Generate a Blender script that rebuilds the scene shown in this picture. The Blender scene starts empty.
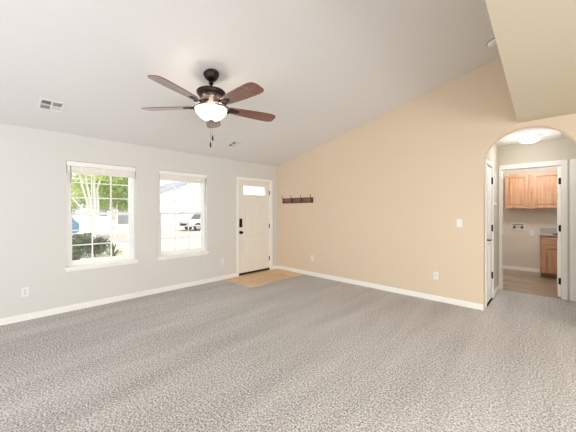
import bpy, bmesh, math, random
from math import sin, cos, pi, radians as R, atan2, sqrt, tan
from mathutils import Vector, Matrix
random.seed(7)
S = bpy.context.scene
C = S.collection

# ------------------------------------------------------------------ camera, world, sun, fill lamps, exposure
cam_data = bpy.data.cameras.new('camera'); cam = bpy.data.objects.new('camera', cam_data); C.objects.link(cam)
cam.location = (0, 0, 1.37); cam.rotation_euler = (R(90), 0, R(43.6))
cam_data.sensor_width = 36; cam_data.lens = 17.5; cam_data.shift_y = -4.7/576; cam_data.clip_start = .02; cam_data.clip_end = 500
S.camera = cam
S.view_settings.view_transform = 'Standard'; S.view_settings.look = 'None'
S.view_settings.exposure = 0.12; S.view_settings.gamma = 1.0; S.view_settings.use_curve_mapping = False
S.cycles.max_bounces = 14; S.cycles.diffuse_bounces = 8; S.cycles.transparent_max_bounces = 16

world = bpy.data.worlds.new('sky'); S.world = world; world.use_nodes = True
wn = world.node_tree; wbg = wn.nodes['Background']
wbg.inputs['Color'].default_value = (.90, .95, 1.0, 1); wbg.inputs['Strength'].default_value = 1.75

sun_d = bpy.data.lights.new('sun', 'SUN'); sun_d.energy = 3.4; sun_d.angle = R(1.0); sun_d.color = (1, .96, .9)
sun = bpy.data.objects.new('sun', sun_d); C.objects.link(sun)
sun.rotation_euler = Vector((-.5, -.3, -.75)).to_track_quat('-Z', 'Y').to_euler()

def area(name, loc, aim, sx, sy, power, col=(1, 1, 1)):
    d = bpy.data.lights.new(name, 'AREA'); d.shape = 'RECTANGLE'; d.size = sx; d.size_y = sy; d.energy = power; d.color = col
    o = bpy.data.objects.new(name, d); C.objects.link(o); o.location = loc
    o.rotation_euler = Vector(aim).to_track_quat('-Z', 'Z').to_euler(); return o
# fill lamps added at unseen glazed openings behind the camera, boosting daylight
area('daylight_fill_south', (-1.85, -2.62, 1.15), (0, 1, .3), 2.7, 2.1, 72, (.935, .985, 1.06))
area('daylight_fill_east', (3.42, .6, 1.25), (-1, 0, .15), 2.6, 1.8, 150, (.935, .985, 1.06))
area('daylight_fill_southeast', (1.7, -2.62, 1.35), (0, 1, .2), 1.8, 1.4, 35, (1, 1, 1))
# unseen fill lamp added under the lowered ceiling behind the camera
area('kitchen_fill', (1.4, 1.2, 2.44), (0, 0, -1), .6, .6, 40, (1, 1, 1))

# ------------------------------------------------------------------ helpers
def srgb(r, g, b):
    f = lambda c: (c/255/12.92 if c/255 <= .04045 else ((c/255+.055)/1.055)**2.4)
    return (f(r), f(g), f(b), 1)

def mat(name, rgb, rough=.6, metal=0., bump=0., bscale=200., var=0., vscale=8., emit=None, estr=0., coat=0., spec=None):
    m = bpy.data.materials.new(name); m.use_nodes = True
    nt = m.node_tree; b = nt.nodes['Principled BSDF']
    col = srgb(*rgb)
    b.inputs['Base Color'].default_value = col; b.inputs['Roughness'].default_value = rough; b.inputs['Metallic'].default_value = metal
    if spec is not None: b.inputs['Specular IOR Level'].default_value = spec
    if coat: b.inputs['Coat Weight'].default_value = coat; b.inputs['Coat Roughness'].default_value = .25
    if emit: b.inputs['Emission Color'].default_value = srgb(*emit); b.inputs['Emission Strength'].default_value = estr
    tc = nt.nodes.new('ShaderNodeTexCoord')
    if var:
        n = nt.nodes.new('ShaderNodeTexNoise'); n.inputs['Scale'].default_value = vscale; n.inputs['Detail'].default_value = 6
        nt.links.new(tc.outputs['Object'], n.inputs['Vector'])
        rp = nt.nodes.new('ShaderNodeValToRGB')
        rp.color_ramp.elements[0].position = .3; rp.color_ramp.elements[1].position = .7
        rp.color_ramp.elements[0].color = tuple(c*(1-var) for c in col[:3])+(1,)
        rp.color_ramp.elements[1].color = tuple(min(1, c*(1+var)) for c in col[:3])+(1,)
        nt.links.new(n.outputs['Fac'], rp.inputs['Fac']); nt.links.new(rp.outputs['Color'], b.inputs['Base Color'])
    if bump:
        n2 = nt.nodes.new('ShaderNodeTexNoise'); n2.inputs['Scale'].default_value = bscale; n2.inputs['Detail'].default_value = 3
        nt.links.new(tc.outputs['Object'], n2.inputs['Vector'])
        bp = nt.nodes.new('ShaderNodeBump'); bp.inputs['Strength'].default_value = bump; bp.inputs['Distance'].default_value = .003
        nt.links.new(n2.outputs['Fac'], bp.inputs['Height']); nt.links.new(bp.outputs['Normal'], b.inputs['Normal'])
    return m

def wood(name, light, dark, axis=2, scale=14., stretch=.06, rough=.4, coat=0., dist=3.):
    m = bpy.data.materials.new(name); m.use_nodes = True
    nt = m.node_tree; b = nt.nodes['Principled BSDF']; b.inputs['Roughness'].default_value = rough
    if coat: b.inputs['Coat Weight'].default_value = coat; b.inputs['Coat Roughness'].default_value = .2; b.inputs['Coat IOR'].default_value = 1.7
    tc = nt.nodes.new('ShaderNodeTexCoord'); mp = nt.nodes.new('ShaderNodeMapping')
    sc = [1, 1, 1]; sc[axis] = stretch; mp.inputs['Scale'].default_value = sc
    nt.links.new(tc.outputs['Object'], mp.inputs['Vector'])
    n = nt.nodes.new('ShaderNodeTexNoise'); n.inputs['Scale'].default_value = scale*3; n.inputs['Detail'].default_value = 8; n.inputs['Distortion'].default_value = dist*.2
    nt.links.new(mp.outputs['Vector'], n.inputs['Vector'])
    rp = nt.nodes.new('ShaderNodeValToRGB'); rp.color_ramp.elements[0].position = .32; rp.color_ramp.elements[1].position = .68
    rp.color_ramp.elements[0].color = srgb(*dark); rp.color_ramp.elements[1].color = srgb(*light)
    nt.links.new(n.outputs['Fac'], rp.inputs['Fac']); nt.links.new(rp.outputs['Color'], b.inputs['Base Color'])
    return m

def carpet_mat(name, a, bcol):
    m = bpy.data.materials.new(name); m.use_nodes = True
    nt = m.node_tree; b = nt.nodes['Principled BSDF']; b.inputs['Roughness'].default_value = .95; b.inputs['Specular IOR Level'].default_value = .1
    b.inputs['Sheen Weight'].default_value = .15
    tc = nt.nodes.new('ShaderNodeTexCoord')
    def noise(scale, det, rough=.6):
        n = nt.nodes.new('ShaderNodeTexNoise'); n.inputs['Scale'].default_value = scale; n.inputs['Detail'].default_value = det; n.inputs['Roughness'].default_value = rough
        nt.links.new(tc.outputs['Object'], n.inputs['Vector']); return n
    n0 = noise(125, 3, .8); n4 = noise(70, 2, .6); n2 = noise(1.0, 3); n3 = noise(170, 2)
    mp = nt.nodes.new('ShaderNodeMapping'); mp.inputs['Scale'].default_value = (3.2, .45, 1); mp.inputs['Rotation'].default_value = (0, 0, R(8)); nt.links.new(tc.outputs['Object'], mp.inputs['Vector']); nt.links.new(mp.outputs['Vector'], n2.inputs['Vector'])
    n1 = nt.nodes.new('ShaderNodeMix'); n1.data_type = 'FLOAT'; n1.inputs['Factor'].default_value = .45
    nt.links.new(n0.outputs['Fac'], n1.inputs['A']); nt.links.new(n4.outputs['Fac'], n1.inputs['B'])
    ad = nt.nodes.new('ShaderNodeMath'); ad.operation = 'MULTIPLY_ADD'; ad.inputs[1].default_value = .10
    nt.links.new(n2.outputs['Fac'], ad.inputs[0]); nt.links.new(n1.outputs['Result'], ad.inputs[2])
    rp = nt.nodes.new('ShaderNodeValToRGB'); rp.color_ramp.elements[0].position = .46; rp.color_ramp.elements[1].position = .64
    rp.color_ramp.elements[0].color = srgb(*bcol); rp.color_ramp.elements[1].color = srgb(*a)
    nt.links.new(ad.outputs[0], rp.inputs['Fac']); nt.links.new(rp.outputs['Color'], b.inputs['Base Color'])
    bp = nt.nodes.new('ShaderNodeBump'); bp.inputs['Strength'].default_value = .8; bp.inputs['Distance'].default_value = .012
    nt.links.new(n1.outputs['Result'], bp.inputs['Height'])
    bp2 = nt.nodes.new('ShaderNodeBump'); bp2.inputs['Strength'].default_value = .5; bp2.inputs['Distance'].default_value = .006
    nt.links.new(n3.outputs['Fac'], bp2.inputs['Height']); nt.links.new(bp.outputs['Normal'], bp2.inputs['Normal'])
    nt.links.new(bp2.outputs['Normal'], b.inputs['Normal'])
    return m

def tile_mat(name, c1, c2, mortar, sx, sy, rot=0., rough=.4, msize=.006, offset=0.):
    m = bpy.data.materials.new(name); m.use_nodes = True
    nt = m.node_tree; b = nt.nodes['Principled BSDF']; b.inputs['Roughness'].default_value = rough
    tc = nt.nodes.new('ShaderNodeTexCoord'); mp = nt.nodes.new('ShaderNodeMapping'); mp.inputs['Rotation'].default_value = (0, 0, rot)
    nt.links.new(tc.outputs['Object'], mp.inputs['Vector'])
    br = nt.nodes.new('ShaderNodeTexBrick'); br.inputs['Scale'].default_value = 1; br.inputs['Brick Width'].default_value = sx; br.inputs['Row Height'].default_value = sy
    br.inputs['Mortar Size'].default_value = msize; br.offset = offset
    br.inputs['Color1'].default_value = srgb(*c1); br.inputs['Color2'].default_value = srgb(*c2); br.inputs['Mortar'].default_value = srgb(*mortar)
    nt.links.new(mp.outputs['Vector'], br.inputs['Vector'])
    n = nt.nodes.new('ShaderNodeTexNoise'); n.inputs['Scale'].default_value = 9; n.inputs['Detail'].default_value = 7
    nt.links.new(tc.outputs['Object'], n.inputs['Vector'])
    mx = nt.nodes.new('ShaderNodeMix'); mx.data_type = 'RGBA'; mx.blend_type = 'OVERLAY'; mx.inputs['Factor'].default_value = .35
    nt.links.new(br.outputs['Color'], mx.inputs['A']); nt.links.new(n.outputs['Fac'], mx.inputs['B'])
    nt.links.new(mx.outputs['Result'], b.inputs['Base Color'])
    return m

def glass_mat(name, tint=(1, 1, 1), k=.06):
    m = bpy.data.materials.new(name); m.use_nodes = True
    nt = m.node_tree; nt.nodes.remove(nt.nodes['Principled BSDF'])
    t = nt.nodes.new('ShaderNodeBsdfTransparent'); t.inputs['Color'].default_value = (*tint, 1)
    g = nt.nodes.new('ShaderNodeBsdfGlossy'); g.inputs['Roughness'].default_value = .02
    mx = nt.nodes.new('ShaderNodeMixShader'); mx.inputs[0].default_value = k
    nt.links.new(t.outputs[0], mx.inputs[1]); nt.links.new(g.outputs[0], mx.inputs[2])
    nt.links.new(mx.outputs[0], nt.nodes['Material Output'].inputs['Surface'])
    return m

class MB:
    def __init__(s): s.b = bmesh.new()
    def box(s, x0, x1, y0, y1, z0, z1, bev=0., mtx=None, seg=2):
        r = bmesh.ops.create_cube(s.b, size=1)
        M = Matrix.Translation(((x0+x1)/2, (y0+y1)/2, (z0+z1)/2)) @ Matrix.Diagonal((abs(x1-x0), abs(y1-y0), abs(z1-z0), 1))
        bmesh.ops.transform(s.b, matrix=M, verts=r['verts'])
        vs = r['verts']
        if bev:
            es = list({e for v in vs for e in v.link_edges})
            q = bmesh.ops.bevel(s.b, geom=es, offset=bev, segments=seg, profile=.5, affect='EDGES')
            vs = list({v for f in q['faces'] for v in f.verts} | {v for v in vs if v.is_valid})
        if mtx: bmesh.ops.transform(s.b, matrix=mtx, verts=vs)
        return s
    def cyl(s, p0, p1, r0, r1=None, seg=20):
        r1 = r0 if r1 is None else r1
        p0 = Vector(p0); p1 = Vector(p1); d = p1-p0
        M = Matrix.Translation((p0+p1)/2) @ d.to_track_quat('Z', 'Y').to_matrix().to_4x4()
        bmesh.ops.create_cone(s.b, cap_ends=True, segments=seg, radius1=r0, radius2=r1, depth=d.length, matrix=M)
        return s
    def ball(s, c, r, sc=(1, 1, 1), seg=16):
        bmesh.ops.create_uvsphere(s.b, u_segments=seg, v_segments=max(6, seg//2), radius=r, matrix=Matrix.Translation(c) @ Matrix.Diagonal((*sc, 1)))
        return s
    def lathe(s, prof, c=(0, 0, 0), seg=40, mtx=None):
        rings = []
        for (r, z) in prof:
            if r < 1e-6: rings.append([s.b.verts.new((c[0], c[1], c[2]+z))])
            else: rings.append([s.b.verts.new((c[0]+r*cos(2*pi*i/seg), c[1]+r*sin(2*pi*i/seg), c[2]+z)) for i in range(seg)])
        for a, q in zip(rings, rings[1:]):
            for i in range(seg):
                j = (i+1) % seg
                if len(a) == 1 and len(q) == 1: continue
                if len(a) == 1: s.b.faces.new((a[0], q[i], q[j]))
                elif len(q) == 1: s.b.faces.new((a[i], a[j], q[0]))
                else: s.b.faces.new((a[i], a[j], q[j], q[i]))
        if mtx: bmesh.ops.transform(s.b, matrix=mtx, verts=[v for r in rings for v in r])
        return s
    def prism(s, pts, axis, a0, a1):
        """pts: outline in the two other axes (x,z for axis y; y,z for axis x; x,y for axis z)"""
        def P(p, a): return {'x': (a, p[0], p[1]), 'y': (p[0], a, p[1]), 'z': (p[0], p[1], a)}[axis]
        A = [s.b.verts.new(P(p, a0)) for p in pts]; B = [s.b.verts.new(P(p, a1)) for p in pts]
        n = len(pts)
        f1 = s.b.faces.new(A); f2 = s.b.faces.new(B)
        for i in range(n): s.b.faces.new((A[i], A[(i+1) % n], B[(i+1) % n], B[i]))
        bmesh.ops.triangulate(s.b, faces=[f1, f2])
        return s
    def tube(s, pts, r, seg=10, closed=False):
        pts = [Vector(p) for p in pts]; n = len(pts); rings = []
        rr = r if isinstance(r, (list, tuple)) else [r]*n
        prev = None
        for i, p in enumerate(pts):
            if closed: d = pts[(i+1) % n]-pts[i-1]
            else: d = pts[min(i+1, n-1)]-pts[max(i-1, 0)]
            d.normalize()
            if prev is None: u = d.orthogonal().normalized()
            else: u = (prev-d*prev.dot(d)).normalized()
            prev = u; w = d.cross(u)
            rings.append([s.b.verts.new(p+(u*cos(2*pi*k/seg)+w*sin(2*pi*k/seg))*rr[i]) for k in range(seg)])
        for i in range(n if closed else n-1):
            a, q = rings[i], rings[(i+1) % n]
            for k in range(seg): s.b.faces.new((a[k], a[(k+1) % seg], q[(k+1) % seg], q[k]))
        if not closed: s.b.faces.new(rings[0][::-1]); s.b.faces.new(rings[-1])
        return s
    def build(s, name, m, parent=None, smooth=False, loc=None):
        bmesh.ops.recalc_face_normals(s.b, faces=s.b.faces)
        me = bpy.data.meshes.new(name); s.b.to_mesh(me); s.b.free()
        me.materials.append(m)
        if smooth:
            me.shade_smooth()
            try: me.set_sharp_from_angle(angle=R(38))
            except Exception: pass
        o = bpy.data.objects.new(name, me); C.objects.link(o)
        if parent: o.parent = parent
        if loc: o.location = loc
        return o

def tag(o, label=None, cat=None, group=None, kind=None):
    if label: o['label'] = label
    if cat: o['category'] = cat
    if group: o['group'] = group
    if kind: o['kind'] = kind
    return o
def empty(name, loc, label, cat, rot=(0, 0, 0), group=None, kind=None):
    o = bpy.data.objects.new(name, None); C.objects.link(o); o.location = loc; o.rotation_euler = rot
    o.empty_display_size = .1
    return tag(o, label, cat, group, kind)
def struct(o, label, cat): return tag(o, label, cat, None, 'structure')
def copy_thing(root, loc, label, rot=None):
    r = root.copy(); C.objects.link(r); r.location = loc; r['label'] = label
    if rot is not None: r.rotation_euler = rot
    for ch in list(root.children):
        c = ch.copy(); C.objects.link(c); c.parent = r
        for g in list(ch.children):
            d = g.copy(); C.objects.link(d); d.parent = c
    return r

# ------------------------------------------------------------------ materials
M_white = mat('white_wall_paint', (216, 214, 209), .75, bump=.12, bscale=120)
M_beige = mat('beige_wall_paint', (222, 203, 178), .75, bump=.12, bscale=120)
M_cream = mat('cream_wall_paint', (211, 200, 176), .75, bump=.12, bscale=120)
M_hall = mat('hall_wall_paint', (210, 203, 189), .75, bump=.1, bscale=120)
M_taupe = mat('laundry_wall_paint', (214, 205, 190), .75, bump=.1, bscale=120)
M_ceil = mat('ceiling_paint', (226, 224, 223), .85, bump=.2, bscale=70)
M_hceil = mat('hall_ceiling_paint', (236, 232, 224), .85, bump=.3, bscale=60)
M_trim = mat('white_trim_paint', (243, 241, 236), .4, bump=.02, bscale=40)
M_door = mat('white_door_paint', (246, 245, 242), .45, bump=.03, bscale=60)
M_entry = mat('entry_door_paint', (236, 231, 221), .5, bump=.03, bscale=60)
M_vinyl = mat('white_vinyl', (246, 246, 243), .35, bump=.01)
M_blind = mat('blind_slats', (244, 238, 232), .6, bump=.02)
M_carpet = carpet_mat('grey_beige_carpet', (238, 234, 230), (110, 105, 101))
M_hcarpet = M_carpet
M_tile = tile_mat('entry_tile', (226, 196, 158), (214, 182, 142), (212, 186, 152), .31, .31, 0, .45, .004)
M_lino = tile_mat('laundry_vinyl', (168, 152, 128), (136, 120, 98), (118, 104, 84), .6, .15, 0, .3, .003, .5)
M_glass = glass_mat('window_glass')
M_black = mat('black_metal', (32, 28, 26), .4, metal=.6, bump=.02)
M_bronze = mat('oil_rubbed_bronze', (52, 42, 38), .36, metal=.75, bump=.02)
M_nickel = mat('warm_nickel', (168, 152, 140), .3, metal=.9, bump=.01)
M_dark = mat('dark_recess', (38, 36, 34), .8, bump=.02)
M_sweep = mat('dark_rubber_sweep', (48, 32, 24), .7, bump=.05)
M_plate = mat('white_plastic', (232, 230, 226), .35, bump=.01)
M_oak = wood('golden_oak', (200, 156, 118), (166, 120, 84), 2, 16, .05, .45)
M_oakh = wood('golden_oak_rail', (200, 156, 118), (168, 122, 86), 0, 16, .05, .45)
M_rackw = wood('dark_walnut', (112, 72, 52), (66, 38, 28), 0, 14, .08, .5)
M_rackp = wood('reddish_walnut', (150, 104, 80), (104, 66, 50), 0, 20, .08, .5)
M_blade = wood('cherry_blade', (124, 66, 54), (100, 50, 42), 0, 10, .07, .16, 1.0)
M_bowl = mat('frosted_bowl', (255, 250, 240), .5, bump=.02, emit=(255, 246, 230), estr=1.25)
M_dome = mat('frosted_dome', (255, 250, 240), .5, bump=.02, emit=(255, 248, 235), estr=3.0)
M_counter = mat('grey_laminate', (176, 166, 156), .4, bump=.02, var=.12, vscale=90)

# ------------------------------------------------------------------ the shell
XW, YB, YH = -4.82, 4.67, 6.11
SL = .233; Z0 = 2.43; ZF = 2.51
TH = math.atan(SL)
zc = lambda x: Z0+SL*(x-XW)
YS, XE = -2.5, 3.3

struct(MB().prism([(XW-.15, YS-.15), (XE+.15, YS-.15), (XE+.15, YB+.12), (1.7, YB+.12), (1.7, YH), (-.70, YH), (-.70, YB+.12), (XW-.15, YB+.12)], 'z', -.12, 0).build('floor', M_carpet),
       'grey beige speckled carpet covering the living room and hallway', 'floor')
struct(MB().box(XW+.001, XW+.88, 3.17, YB-.001, -.002, .006).build('floor_entry', M_tile), 'square of beige tile on the floor before the entry door', 'floor')
struct(MB().box(-1.4, 1.7, YH, 8.6, -.12, -.001).build('floor_laundry', M_lino), 'brownish grey vinyl plank floor of the laundry room', 'floor')

# window wall with its openings
WIN = [(.680, 1.556), (1.915, 2.815)]; WZ = (.600, 2.068)
DY = (3.548, 4.468); DZ = 2.046
m = MB(); x0, x1 = XW-.15, XW
m.box(x0, x1, YS-.15, WIN[0][0], 0, Z0+.05)
m.box(x0, x1, WIN[0][1], WIN[1][0], 0, Z0+.05)
m.box(x0, x1, WIN[1][1], DY[0], 0, Z0+.05)
m.box(x0, x1, DY[1], YB+.12, 0, Z0+.05)
for a, b in WIN:
    m.box(x0, x1, a, b, 0, WZ[0]); m.box(x0, x1, a, b, WZ[1], Z0+.05)
m.box(x0, x1, DY[0], DY[1], DZ, Z0+.05)
struct(m.build('wall_west', M_white), 'white wall holding the two windows and the entry door', 'wall')

# beige gable wall with the arch
ax, az, ar, ah = -.252, 1.965, .482, .459
arch = []
a0 = math.asin((2.11-az)/ar)
for i in range(33):
    t = pi-a0-(pi-2*a0)*i/32
    arch.append((ax+ar*cos(t), az+ar*sin(t)))
jl, jr = arch[0][0], arch[-1][0]
top = lambda x: min(zc(x)+.05, zc(.2)+.05)
m = MB()
m.prism([(XW, 0), (jl, 0), (jl, top(jl)), (XW, top(XW))], 'y', YB, YB+.115)
m.prism([(jr, 0), (XE+.15, 0), (XE+.15, top(XE)), (jr, top(jr))], 'y', YB, YB+.115)
for p, q in zip(arch, arch[1:]): m.prism([p, q, (q[0], top(q[0])), (p[0], top(p[0]))], 'y', YB, YB+.115)
struct(m.build('wall_north', M_beige), 'beige wall under the sloping ceiling, cut by the archway', 'wall')
# walls behind the camera; glazed openings added to admit fill light
m = MB()
PX = (-3.3, -.4); PZ = 2.15
KX = (.75, 2.65); KZ = (.6, 2.1)
m.box(XW, PX[0], YS-.15, YS, 0, 3.75); m.box(PX[1], KX[0], YS-.15, YS, 0, 3.75); m.box(KX[1], XE+.15, YS-.15, YS, 0, 3.75); m.box(KX[0], KX[1], YS-.15, YS, 0, KZ[0]); m.box(KX[0], KX[1], YS-.15, YS, KZ[1], 3.75); m.box(PX[0], PX[1], YS-.15, YS, PZ, 3.75)
struct(m.build('wall_south', M_white), 'white wall behind the viewer with added glazed openings', 'wall')
m = MB(); EY = (-.7, 1.9); EZ = (.3, 2.25)
m.box(XE, XE+.15, YS-.15, EY[0], 0, 3.75); m.box(XE, XE+.15, EY[1], YB+.15, 0, 3.75)
m.box(XE, XE+.15, EY[0], EY[1], 0, EZ[0]); m.box(XE, XE+.15, EY[0], EY[1], EZ[1], 3.75)
struct(m.build('wall_east', M_cream), 'cream wall behind the viewer with an added wide window', 'wall')

# sloping ceiling and the flat dropped ceiling
struct(MB().prism([(XW-.15, Z0-SL*.15), (.25, zc(.25)), (.25, zc(.25)+.18), (XW-.15, Z0-SL*.15+.18)], 'y', YS-.15, YB+.12).build('ceiling', M_ceil),
       'pale sloping ceiling rising from the window wall', 'ceiling')
struct(MB().prism([(-.343, YB), (-.165, YS), (XE, YS), (XE, YB)], 'z', ZF, 3.72).build('ceiling_lowered', M_cream), 'cream flat lowered ceiling beside the archway', 'ceiling')

# hallway behind the arch
HX = -.715
hr = 1.7
struct(MB().box(HX-.115, HX, YB+.115, 4.80, 0, ZF).box(HX-.115, HX, 5.425, YH, 0, ZF).box(HX-.115, HX, 4.80, 5.425, 2.075, ZF).build('wall_hallway_west', M_hall), 'cream narrow hallway wall holding the white closet door', 'wall')
LX = (-.668, .078); LZ = 2.095
NX = (.235, 1.0)
m = MB()
m.box(-1.4, LX[0], YH, YH+.115, 0, ZF); m.box(LX[0], LX[1], YH, YH+.115, LZ, ZF); m.box(LX[1], NX[0], YH, YH+.115, 0, ZF)
m.box(NX[0], NX[1], YH, YH+.115, LZ, ZF); m.box(NX[1], hr+.1, YH, YH+.115, 0, ZF)
struct(m.build('wall_hallway_north', M_hall), 'cream hallway wall around the laundry doorway', 'wall')
struct(MB().box(hr, hr+.1, YB+.115, YH, 0, ZF).build('wall_hallway_east', M_hall), 'cream end wall of the hallway', 'wall')
struct(MB().box(HX-.115, hr+.1, YB+.115, YH+.115, ZF, ZF+.1).build('ceiling_hallway', M_hceil), 'white textured hallway ceiling seen through the arch', 'ceiling')
struct(MB().box(-.645, .075, 5.02, YH-.06, ZF-.012, ZF, .003).build('trim_1', M_hceil), 'white panel set in the hallway ceiling above the laundry doorway', 'panel')
# laundry room
LB = 8.40
struct(MB().box(-1.4, hr, LB, LB+.1, 0, 2.5).build('wall_laundry_north', M_taupe), 'taupe far wall of the laundry room', 'wall')
struct(MB().box(-1.4, -1.3, YH+.115, LB, 0, 2.5).build('wall_laundry_west', M_taupe), 'taupe side wall of the laundry room', 'wall')
struct(MB().box(hr, hr+.1, YH+.115, LB, 0, 2.5).build('wall_laundry_east', M_taupe), 'taupe wall of the laundry room behind its open door', 'wall')
struct(MB().box(-1.4, hr+.1, YH+.115, LB+.1, 2.5, 2.6).build('ceiling_laundry', M_ceil), 'white ceiling of the laundry room', 'ceiling')
struct(MB().box(-1.3, -.23, LB-.013, LB, 0, .082, .003).build('baseboard_laundry', M_trim), 'white baseboard along the far laundry wall', 'baseboard')

# baseboards
def bb(name, pts, label):
    m = MB()
    for (xa, xb, ya, yb) in pts:
        m.box(xa, xb, ya, yb, 0, .072); 
        m.box(xa+(.004 if xb-xa < .03 else 0)*(1 if name != 'baseboard_west' else 0), xb-(.004 if name == 'baseboard_west' else 0), ya+(.004 if yb-ya < .03 else 0), yb, .072, .08)
    return struct(m.build(name, M_trim), label, 'baseboard')
bb('baseboard_west', [(XW, XW+.013, YS, DY[0]-.062), (XW, XW+.013, DY[1]+.062, YB)], 'white baseboard under the windows and beside the entry door')
bb('baseboard_north', [(XW+.013, jl, YB-.013, YB), (jr, XE, YB-.013, YB)], 'white baseboard along the beige wall')
struct(MB().box(HX, HX+.012, 5.49, YH-.02, 0, .08).build('baseboard_hallway', M_trim), 'short white baseboard between closet door and laundry doorway', 'baseboard')
struct(MB().box(hr-.012, hr, YB+.12, YH-.02, 0, .08).build('baseboard_hallway_east', M_trim), 'white baseboard at the hallway end', 'baseboard')

# door casings
def casing(name, label, plane, a0, a1, top, w, sgn, wl=None, wr=None, base=0.):
    wl = w if wl is None else wl; wr = w if wr is None else wr
    m = MB(); p, th = plane[1], .017
    lo, hi = (p, p+th*sgn) if sgn > 0 else (p+th*sgn, p)
    def bx(u0, u1, z0, z1):
        if plane[0] == 'x': m.box(lo, hi, u0, u1, z0, z1, .004)
        else: m.box(u0, u1, lo, hi, z0, z1, .004)
    bx(a0-wl, a0, base, top+w); bx(a1, a1+wr, base, top+w); bx(a0, a1, top, top+w)
    return m
def jamb(m, plane, d0, d1, a0, a1, top, t=.012):
    if plane == 'x':
        m.box(d0, d1, a0-.0005, a0+t, 0, top); m.box(d0, d1, a1-t, a1+.0005, 0, top); m.box(d0, d1, a0+t, a1-t, top-t, top+.0005)
    else:
        m.box(a0-.0005, a0+t, d0, d1, 0, top); m.box(a1-t, a1+.0005, d0, d1, 0, top); m.box(a0+t, a1-t, d0, d1, top-t, top+.0005)
    return m
m = casing('c', '', ('x', XW), DY[0]+.004, DY[1]-.004, DZ-.004, .055, 1)
struct(jamb(m, 'x', XW-.15, XW, DY[0], DY[1], DZ).build('trim_2', M_trim), 'white casing around the entry door', 'door trim')
m = casing('c', '', ('y', YH), LX[0]+.004, LX[1]-.004, LZ-.004, .078, -1, wl=.046, wr=.072)
struct(jamb(m, 'y', YH, YH+.115, LX[0], LX[1], LZ, .004).build('trim_3', M_trim), 'white casing around the laundry doorway', 'door trim')
m = casing('c', '', ('y', YH), NX[0]+.004, NX[1]-.004, LZ-.004, .078, -1, wl=.068)
struct(jamb(m, 'y', YH, YH+.115, NX[0], NX[1], LZ).build('trim_4', M_trim), 'white door casing right of the laundry doorway, cut by the photo edge', 'door trim')
m = casing('c', '', ('x', HX), 4.84, 5.42, 2.06, .055, 1, wl=.04, wr=.06)
struct(m.build('trim_5', M_trim), 'white casing around the closet door inside the arch', 'door trim')

# ------------------------------------------------------------------ entry door
xf = XW-.028   # face of the slab
d0, d1 = DY[0]+.015, DY[1]-.015
lite = (3.70, 4.325, 1.735, 1.925)
m = MB(); x0, x1 = xf-.042, xf
m.box(x0, x1, d0, lite[0], .018, 2.03); m.box(x0, x1, lite[1], d1, .018, 2.03)
m.box(x0, x1, lite[0], lite[1], .018, lite[2]); m.box(x0, x1, lite[0], lite[1], lite[3], 2.03)
# moulding rings of the two panels and their vertical boards
for (za, zb) in ((.80, 1.56), (.13, .725)):
    ya, yb = 3.715, 4.315; t = .022
    m.box(x1-.001, x1+.011, ya, yb, za, za+t, .004); m.box(x1-.001, x1+.011, ya, yb, zb-t, zb, .004)
    m.box(x1-.001, x1+.011, ya, ya+t, za+t, zb-t, .002); m.box(x1-.001, x1+.011, yb-t, yb, za+t, zb-t, .002)
    n = 5; wbd = (yb-ya-2*t-.012)/n
    for i in range(n):
        yy = ya+t+.006+i*wbd
        m.box(x1-.001, x1+.009, yy+.005, yy+wbd-.005, za+t+.008, zb-t-.008, .004)
door = struct(m.build('door_1', M_entry), 'white entry door with small top light and vertical boards', 'door')
m = MB(); t = .02
m.box(x1-.001, x1+.01, lite[0]-t, lite[1]+t, lite[2]-t, lite[2], .003); m.box(x1-.001, x1+.01, lite[0]-t, lite[1]+t, lite[3], lite[3]+t, .003)
m.box(x1-.001, x1+.01, lite[0]-t, lite[0], lite[2], lite[3], .003); m.box(x1-.001, x1+.01, lite[1], lite[1]+t, lite[2], lite[3], .003)
for k in range(1, 4):
    y = lite[0]+(lite[1]-lite[0])*k/4; m.box(x1-.012, x1+.004, y-.006, y+.006, lite[2], lite[3])
m.build('light_frame', M_entry, door)
MB().box(x1-.03, x1-.024, lite[0], lite[1], lite[2], lite[3]).build('pane', M_glass, door)
MB().box(x1-.03, x1+.012, d0, d1, .008, .05, .003).build('door_sweep', M_sweep, door)
for z in (1.80, 1.03, .275):
    m = MB(); m.box(x1-.002, x1+.004, d1-.012, d1+.02, z-.05, z+.05, .001); m.cyl((x1+.008, d1+.006, z-.052), (x1+.008, d1+.006, z+.052), .008)
    m.build('hinge', M_black, door, True)
kp = MB().box(x1-.001, x1+.028, 3.588, 3.655, 1.03, 1.215, .012).box(x1+.027, x1+.03, 3.60, 3.643, 1.10, 1.20, .002).build('keypad_lock', M_black, door, True)
m = MB()
for r_ in range(4):
    for c_ in range(2): m.box(x1+.029, x1+.033, 3.604+c_*.021, 3.618+c_*.021, 1.108+r_*.023, 1.124+r_*.023, .001)
m.build('keypad_buttons', M_dark, kp)
m = MB(); m.lathe([(0, 0), (.034, 0), (.034, .008), (.014, .014), (.012, .035), (.024, .042), (.029, .055), (.026, .068), (0, .073)], mtx=Matrix.Translation((x1, 3.621, .92)) @ Matrix.Rotation(R(90), 4, 'Y'))
m.build('door_knob', M_black, door, True)

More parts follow.
